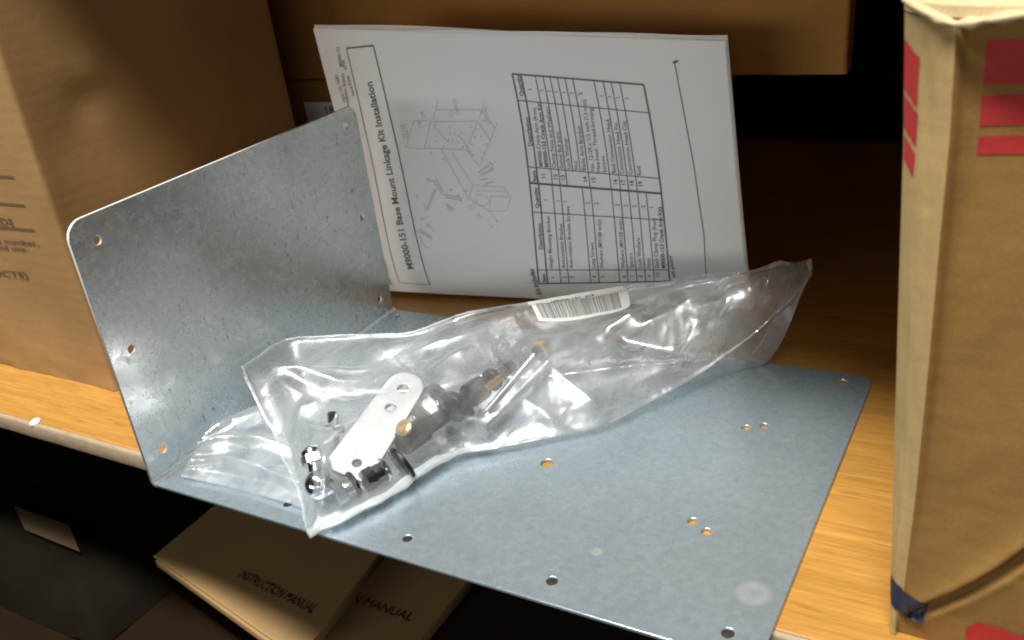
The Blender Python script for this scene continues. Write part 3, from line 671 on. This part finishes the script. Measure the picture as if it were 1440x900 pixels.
for k, (p, d2, r, lab) in enumerate((((.1045, .0165, .0078), (.42, .90, .10), .0062, 'bright steel sleeve nut nearest the ball joint inside the bag'), ((.1120, .0300, .0085), (.36, .93, .05), .0058, 'dark sleeve nut between ball joint and black washer inside the bag'))):
    e = thing('sleeve_nut', lab, 'nut', p, 'sleeve nuts in the bag'); p = Vector(p); d2 = Vector(d2).normalized(); mk = (M_STEEL, M_BLACK)[k]
    hexprism('hex', p, d2, r, .0052, mk, e, .3)
    lathe('sleeve', p + d2 * .0052, d2, [(r * .78, 0), (r * .80, .0005), (r * .80, .0040), (r * .70, .0045)], mk, e)
    lathe('collar', p + d2 * .0097, d2, [(r * 1.02, 0), (r * 1.08, .0004), (r * 1.08, .0014), (r, .0018)], (M_BLACK, M_STEEL)[k], e)
wr = thing('washer', 'black round washer below the black connector inside the bag', 'washer', (.1225, .0470, .003))
lathe('disc', (.1215, .0450, .0100), (.35, .85, .25), [(.0030, 0), (.0088, 0), (.0092, .0005), (.0092, .0017), (.0088, .0022), (.0030, .0022)], M_BLACK, wr)

# ------------------------------------------------------------------ clear plastic bag
BAG_REAR = [[0.0044, 0.0682, 0.03], [0.0039, 0.1029, 0.0305], [0.037, 0.119, 0.029], [0.0734, 0.1302, 0.03], [0.0926, 0.1527, 0.034], [0.1302, 0.1639, 0.04], [0.1561, 0.1773, 0.0425], [0.1783, 0.1888, 0.0445], [0.2123, 0.1994, 0.0465], [0.2393, 0.2101, 0.048], [0.2625, 0.2309, 0.05]]
BAG_FRONT = [[0.1058, -0.0045, 0.0025], [0.1183, 0.0139, 0.004], [0.1261, 0.0357, 0.004], [0.1356, 0.0694, 0.003], [0.1641, 0.0889, 0.003], [0.1942, 0.1134, 0.0035], [0.2059, 0.135, 0.006], [0.2255, 0.1635, 0.012], [0.2451, 0.1898, 0.024], [0.2586, 0.2066, 0.036], [0.2658, 0.2207, 0.045]]
BAG_LEFT = [[0.0044, 0.0682, 0.03], [0.0193, 0.0585, 0.0215], [0.0428, 0.0457, 0.008], [0.0805, 0.0178, 0.004], [0.1058, -0.0045, 0.0025]]
BAG_TIP = [[0.2625, 0.2309, 0.05], [0.2658, 0.2207, 0.045]]
BAG_FOLDS = [[0.0083, 0.067, 0.0964, 0.1097, 0.00585, 0.007], [0.0114, 0.0746, 0.1042, 0.0901, 0.0065, 0.006], [0.0211, 0.0759, 0.1022, 0.0736, -0.0039, 0.006], [0.0239, 0.0689, 0.109, 0.0643, 0.00585, 0.006], [0.0502, 0.0554, 0.1, 0.0527, -0.0039, 0.006], [0.0774, 0.1096, 0.1528, 0.1641, 0.0065, 0.005], [0.1528, 0.1641, 0.2581, 0.2222, 0.0065, 0.006], [0.1206, 0.1404, 0.2523, 0.2167, -0.0078, 0.008], [0.1861, 0.1808, 0.2576, 0.2246, 0.0065, 0.006], [0.0956, 0.1388, 0.1329, 0.1524, 0.0039, 0.004], [0.146, 0.0947, 0.171, 0.1679, 0.0065, 0.005], [0.1385, 0.0753, 0.193, 0.1118, 0.0052, 0.006], [0.1618, 0.1242, 0.1913, 0.1183, 0.0039, 0.003], [0.1559, 0.1045, 0.1809, 0.1015, 0.00325, 0.003], [0.1738, 0.1514, 0.1922, 0.1758, 0.0065, 0.005], [0.115, 0.0816, 0.1437, 0.0661, 0.00455, 0.004], [0.074, 0.0341, 0.1073, 0.0119, 0.0052, 0.004], [0.1194, 0.0498, 0.1337, 0.061, 0.0052, 0.004], [0.1873, 0.1578, 0.2242, 0.197, 0.0052, 0.008], [0.1045, 0.0071, 0.1384, 0.0657, 0.0039, 0.005], [0.116, 0.028, 0.1523, 0.0965, 0.0052, 0.005], [0.1075, 0.0939, 0.1474, 0.1413, 0.0052, 0.008], [0.1453, 0.0874, 0.1659, 0.1333, 0.0052, 0.006]]
BAG_BUMPS = [[0.099, 0.055, 0.055, 0.02, 1.65, 0.012], [0.122, 0.1, 0.055, 0.018, 1.4, 0.013], [0.098, 0.015, 0.02, 0.018, 0, 0.009], [0.17, 0.15, 0.05, 0.03, 0.7, 0.003]]
BAG_LABEL = [0.613, 0.147]
def film_setup():
    # plan outline of the clear bag: rear hem, front hem, end seal, mouth end (x, y, z in metres)
    R = np.array(BAG_REAR); Fr = np.array(BAG_FRONT); L = np.array(BAG_LEFT); T = np.array(BAG_TIP)
    def curve(P):
        s = np.r_[0, np.cumsum(np.linalg.norm(np.diff(P, axis=0), axis=1))]; s /= s[-1]
        def f(t):
            t = np.asarray(t)
            return np.stack([np.interp(t, s, P[:, k]) for k in range(3)], -1)
        return f
    r, fr, l, t = curve(R), curve(Fr), curve(L), curve(T)
    def smooth(f):                               # light rounding of the polyline
        def g(u):
            u = np.asarray(u); w = 0.02
            return sum(f(np.clip(u + k * w, 0, 1)) for k in (-1, -.5, 0, .5, 1)) / 5
        def h(u):
            u = np.asarray(u); e = np.clip(np.minimum(u, 1 - u) / 0.03, 0, 1)[..., None]
            return f(u) * (1 - e) + g(u) * e
        return h
    r, fr, l, t = smooth(r), smooth(fr), l, t
    def coons(p, q):                             # p along the bag, q from rear hem (0) to front hem (1)
        P, Q = p[..., None], q[..., None]
        A = (1 - Q) * r(p) + Q * fr(p)
        B = (1 - P) * l(q) + P * t(q)
        Cn = (1 - P) * (1 - Q) * r(0) + P * (1 - Q) * r(1) + (1 - P) * Q * fr(0) + P * Q * fr(1)
        return A + B - Cn
    rng = random.Random(5)
    folds = [tuple(f) for f in BAG_FOLDS]
    for i in range(30):                          # small random creases, mostly along the bag
        x, y = rng.uniform(.02, .25), rng.uniform(.01, .21)
        a = math.radians(rng.gauss(20, 22)); n = rng.uniform(.015, .06)
        folds.append((x, y, x + n * math.cos(a), y + n * math.sin(a), rng.choice((-1, 1, 1)) * rng.uniform(.0012, .0034), rng.uniform(.0035, .0075)))
    for i in range(70):                          # fine short creases
        x, y = rng.uniform(.02, .25), rng.uniform(.01, .21)
        a = math.radians(rng.gauss(15, 40)); n = rng.uniform(.006, .022)
        folds.append((x, y, x + n * math.cos(a), y + n * math.sin(a), rng.choice((-1, 1, 1)) * rng.uniform(.0005, .0013), rng.uniform(.0014, .003)))
    def top(p, q):
        p = np.asarray(p, float); q = np.asarray(q, float)
        S = coons(p, q); x, y = S[..., 0], S[..., 1]
        edge = np.clip(np.minimum(np.minimum(q, 1 - q) / .12, np.minimum(p, 1 - p) / .06), 0, 1)
        edge = edge * edge * (3 - 2 * edge)
        z = S[..., 2] + .009 * edge * np.sin(np.pi * q ** 1.25) ** .8
        for (cx, cy, rx, ry, an, h) in BAG_BUMPS:
            c, s = math.cos(an), math.sin(an)
            u = ((x - cx) * c + (y - cy) * s) / rx; v = (-(x - cx) * s + (y - cy) * c) / ry
            z = z + h * np.exp(-(u * u + v * v)) * edge
        lab = np.exp(-(((p - BAG_LABEL[0]) / .2) ** 4 + ((q - BAG_LABEL[1]) / .17) ** 4))
        cz = 0
        for (x0, y0, x1, y1, h, w) in folds:
            dx, dy = x1 - x0, y1 - y0; n2 = dx * dx + dy * dy
            tt = ((x - x0) * dx + (y - y0) * dy) / n2
            ct = np.clip(tt, 0, 1)
            d = np.hypot(x - x0 - ct * dx, y - y0 - ct * dy)
            cz = cz + h * np.exp(-np.sqrt(d * d + 1.2e-6) / w) * np.clip(1.15 - (2 * ct - 1) ** 2, 0, 1)
        z = z + cz * (1 - lab) * (.25 + .75 * edge)
        z = np.maximum(z, .0022)
        return np.stack([x, y, z], -1)
    def bottom(p, q):
        p = np.asarray(p, float); q = np.asarray(q, float)
        S = coons(p, q)
        edge = np.clip(np.minimum(np.minimum(q, 1 - q) / .25, np.minimum(p, 1 - p) / .12), 0, 1)
        edge = edge * edge * (3 - 2 * edge)
        z = S[..., 2] * (1 - edge) + .0009 * edge
        return np.stack([S[..., 0], S[..., 1], np.maximum(z, .0009)], -1)
    return top, bottom

top, bottom = film_setup()
bag = empty('plastic_bag', (.13, .09, .001))
tag(bag, 'crumpled clear plastic parts bag with a barcode label lying on the bracket', 'bag')
nu, nv = 250, 150
P, Q = np.meshgrid(np.linspace(0, 1, nu), np.linspace(0, 1, nv))
Vt = top(P, Q).reshape(-1, 3); Vb = bottom(P, Q).reshape(-1, 3)
Vb[:, 2] = np.minimum(Vb[:, 2], Vt[:, 2] - .0004)
pyobj('upper_film', Vt, grid_faces(nu, nv), M_FILM, bag, True)
pyobj('lower_film', Vb, grid_faces(nu, nv, 0, True), M_FILM_LOW, bag, True)
# end flap of film, lying on the plate and against the flange
FT = np.array([[0.0064, 0.0377, 0.0135], [0.0119, 0.0497, 0.0135], [0.0216, 0.059, 0.016], [0.0335, 0.0605, 0.01]]); FB = np.array([[0.0123, 0.0078, 0.0022], [0.0377, 0.0099, 0.002], [0.065, 0.0107, 0.0022], [0.0924, 0.0097, 0.0028]])
def poly_at(Pq, t):
    sq = np.r_[0, np.cumsum(np.linalg.norm(np.diff(Pq, axis=0), axis=1))]; sq /= sq[-1]
    return np.array([np.interp(t, sq, Pq[:, k]) for k in range(3)])
V = []; n1 = 70; n2 = 44
for j in range(n2):
    v = j / (n2 - 1)
    for i in range(n1):
        u = i / (n1 - 1); p = poly_at(FT, u) * (1 - v) + poly_at(FB, u) * v
        env = min(1, v / .12, (1 - v) / .1) * min(1, u / .03 + .25)
        w = v + .10 * math.sin(u * 2.4) + .03 * math.sin(u * 7)
        hgt = .0046 * math.exp(-abs(w - .50) / .075) - .0015 * math.exp(-((w - .33) / .1) ** 2) + .0036 * math.exp(-abs(w - .78 - .1 * u) / .05) + .0022 * math.exp(-abs(w - .93 + .18 * u) / .04) + .0022 * math.exp(-abs(w - .22 + .1 * u) / .06)
        p[2] += env * (hgt + .0012 * noise.noise((u * 3, v * 9, 4))); p[2] = max(p[2], .0014); V.append(tuple(p))
pyobj('end_flap', V, grid_faces(n1, n2), M_FLAPFILM, bag, True)
# heat-sealed seams: rolled edges of the bag
def seam(name, pts, r, mat):
    pts = [Vector(p) for p in pts]; fine = []
    for a, b in zip(pts[:-1], pts[1:]):
        for i in range(8): fine.append(a + (b - a) * i / 8)
    fine.append(pts[-1]); V = []; ns = 8
    for i, p in enumerate(fine):
        t = (fine[min(i + 1, len(fine) - 1)] - fine[max(i - 1, 0)]).normalized(); sd = t.cross(Z).normalized(); up = sd.cross(t)
        rr = r * (1 + .4 * noise.noise((i * .09, r * 900, 2))) * (min(1, .08 + (len(fine) - 1 - i) / (len(fine) * .45))); 
        wob = sd * .0011 * noise.noise((i * .07, 4, r * 700))
        for k in range(ns):
            a = 2 * math.pi * k / ns; V.append(p + wob + (sd * math.cos(a) * 1.6 + up * math.sin(a) * .6) * rr)
    F = []
    for i in range(len(fine) - 1):
        for k in range(ns): F.append((i * ns + k, i * ns + (k + 1) % ns, (i + 1) * ns + (k + 1) % ns, (i + 1) * ns + k))
    F += [tuple(range(ns)), tuple((len(fine) - 1) * ns + k for k in range(ns))[::-1]]
    return pyobj(name, V, F, mat, bag, True)
ep = np.linspace(0, 1, 40)
seam('side_seam', top(np.linspace(0, .42, 24), np.full(24, 1.0)) + np.array([0, 0, .0006]), .0019, M_SEAL)
seam('end_seam', top(np.zeros(24), np.linspace(0, 1, 24)) + np.array([0, 0, .0004]), .0005, M_SEAL)
seam('side_seam', top(np.linspace(0, 1, 40), np.zeros(40)), .0004, M_SEAL)
seam('mouth_edge', top(np.full(10, 1.0), np.linspace(0, 1, 10)), .0006, M_SEAL)
# barcode label stuck on the upper film
LQ = [[0.54, 0.0], [0.705, 0.0], [0.68, 0.325], [0.525, 0.2625]]
def lab_pt(u, v, off):
    a = (1 - v) * ((1 - u) * np.array(LQ[0]) + u * np.array(LQ[1])) + v * ((1 - u) * np.array(LQ[3]) + u * np.array(LQ[2]))
    p = top(a[0], a[1]); return (p[0], p[1] - off * .6, p[2] + off)
V = []; mu, mv = 40, 12
lab_r = .30
for j in range(mv):
    for i in range(mu):
        u = i / (mu - 1); v = j / (mv - 1)
        e = min(v, 1 - v) / lab_r                      # rounded right-hand corners
        umax = 1 - (.055 * (1 - math.sqrt(max(0, 1 - (1 - e) ** 2))) if e < 1 else 0)
        V.append(lab_pt(u * umax, v, .0004))
lb_o = pyobj('barcode_label', V, grid_faces(mu, mv), M_LABEL, bag, True)
rng = random.Random(8); V = []; F = []
u = .05
while u < .90:
    w = rng.choice((.004, .004, .007, .010)); g_ = rng.choice((.004, .006, .006, .010))
    o_ = len(V)
    for k in range(6):
        v = .34 + .58 * k / 5
        V += [lab_pt(u, v, .0007), lab_pt(u + w, v, .0007)]
    for k in range(5): F.append((o_ + 2 * k, o_ + 2 * k + 1, o_ + 2 * k + 3, o_ + 2 * k + 2))
    u += w + g_
pyobj('barcode', V, F, M_INK, lb_o)
Vx, Fx = text2d('M9000-151  KIT', 1, .02)
pyobj('label_text', [lab_pt(.22 + .45 * x / Vx[:, 0].max(), .27 - .20 * y, .0007) for x, y in Vx], Fx, M_INK, lb_o)

# ------------------------------------------------------------------ under the shelf: manuals and a dark wrapped pack
def booklet(name, outline, z0, th, mat, label, text, ta, tbp, size, group):
    me = plate_mesh(outline, [], th, .0008); me.transform(Matrix.Translation((0, 0, z0 - th / 2)))
    e = empty(name, (outline[0][0], outline[0][1], z0 - th)); tag(e, label, 'manual', group)
    link('cover', me, mat, e)
    ink = Ink(); ink.text(text, ta, tbp, size, 0); ink.build('cover_text', lambda x, y: (x, y, z0 + .0003), M_COVERINK, e)
    me2 = plate_mesh([(x + .003 * (x < -.05), y - .0015) for x, y in outline], [], .0055, .0006); me2.transform(Matrix.Translation((0, 0, z0 - th - .0030)))
    link('pages', me2, M_MANILA, e)
    return e
MT = [[-0.0514, 0.0653, -0.13], [0.0171, 0.0581, -0.13]]
booklet('instruction_manual', [(-.122, .059), (.000, .0345), (.018, .0315), (.029, .035), (.033, .044), (.020, .150), (-.125, .150)], -.130, .0016, M_MANILA, 'tan instruction manual with black title, topmost under the bracket front edge', 'INSTRUCTION MANUAL', MT[0][:2], MT[1][:2], .0095, 'instruction manuals under the shelf')
MT = [[0.0165, 0.0853, -0.138], [0.0677, 0.0852, -0.138]]
booklet('instruction_manual', [(-.085, .062), (.060, .0500), (.078, .0560), (.082, .068), (.0835, .165), (-.085, .165)], -.1420, .0016, M_MANILA, 'tan instruction manual partly hidden beneath the topmost one', 'INSTRUCTION MANUAL', (-.030, .0860), MT[1][:2], .0095, 'instruction manuals under the shelf')
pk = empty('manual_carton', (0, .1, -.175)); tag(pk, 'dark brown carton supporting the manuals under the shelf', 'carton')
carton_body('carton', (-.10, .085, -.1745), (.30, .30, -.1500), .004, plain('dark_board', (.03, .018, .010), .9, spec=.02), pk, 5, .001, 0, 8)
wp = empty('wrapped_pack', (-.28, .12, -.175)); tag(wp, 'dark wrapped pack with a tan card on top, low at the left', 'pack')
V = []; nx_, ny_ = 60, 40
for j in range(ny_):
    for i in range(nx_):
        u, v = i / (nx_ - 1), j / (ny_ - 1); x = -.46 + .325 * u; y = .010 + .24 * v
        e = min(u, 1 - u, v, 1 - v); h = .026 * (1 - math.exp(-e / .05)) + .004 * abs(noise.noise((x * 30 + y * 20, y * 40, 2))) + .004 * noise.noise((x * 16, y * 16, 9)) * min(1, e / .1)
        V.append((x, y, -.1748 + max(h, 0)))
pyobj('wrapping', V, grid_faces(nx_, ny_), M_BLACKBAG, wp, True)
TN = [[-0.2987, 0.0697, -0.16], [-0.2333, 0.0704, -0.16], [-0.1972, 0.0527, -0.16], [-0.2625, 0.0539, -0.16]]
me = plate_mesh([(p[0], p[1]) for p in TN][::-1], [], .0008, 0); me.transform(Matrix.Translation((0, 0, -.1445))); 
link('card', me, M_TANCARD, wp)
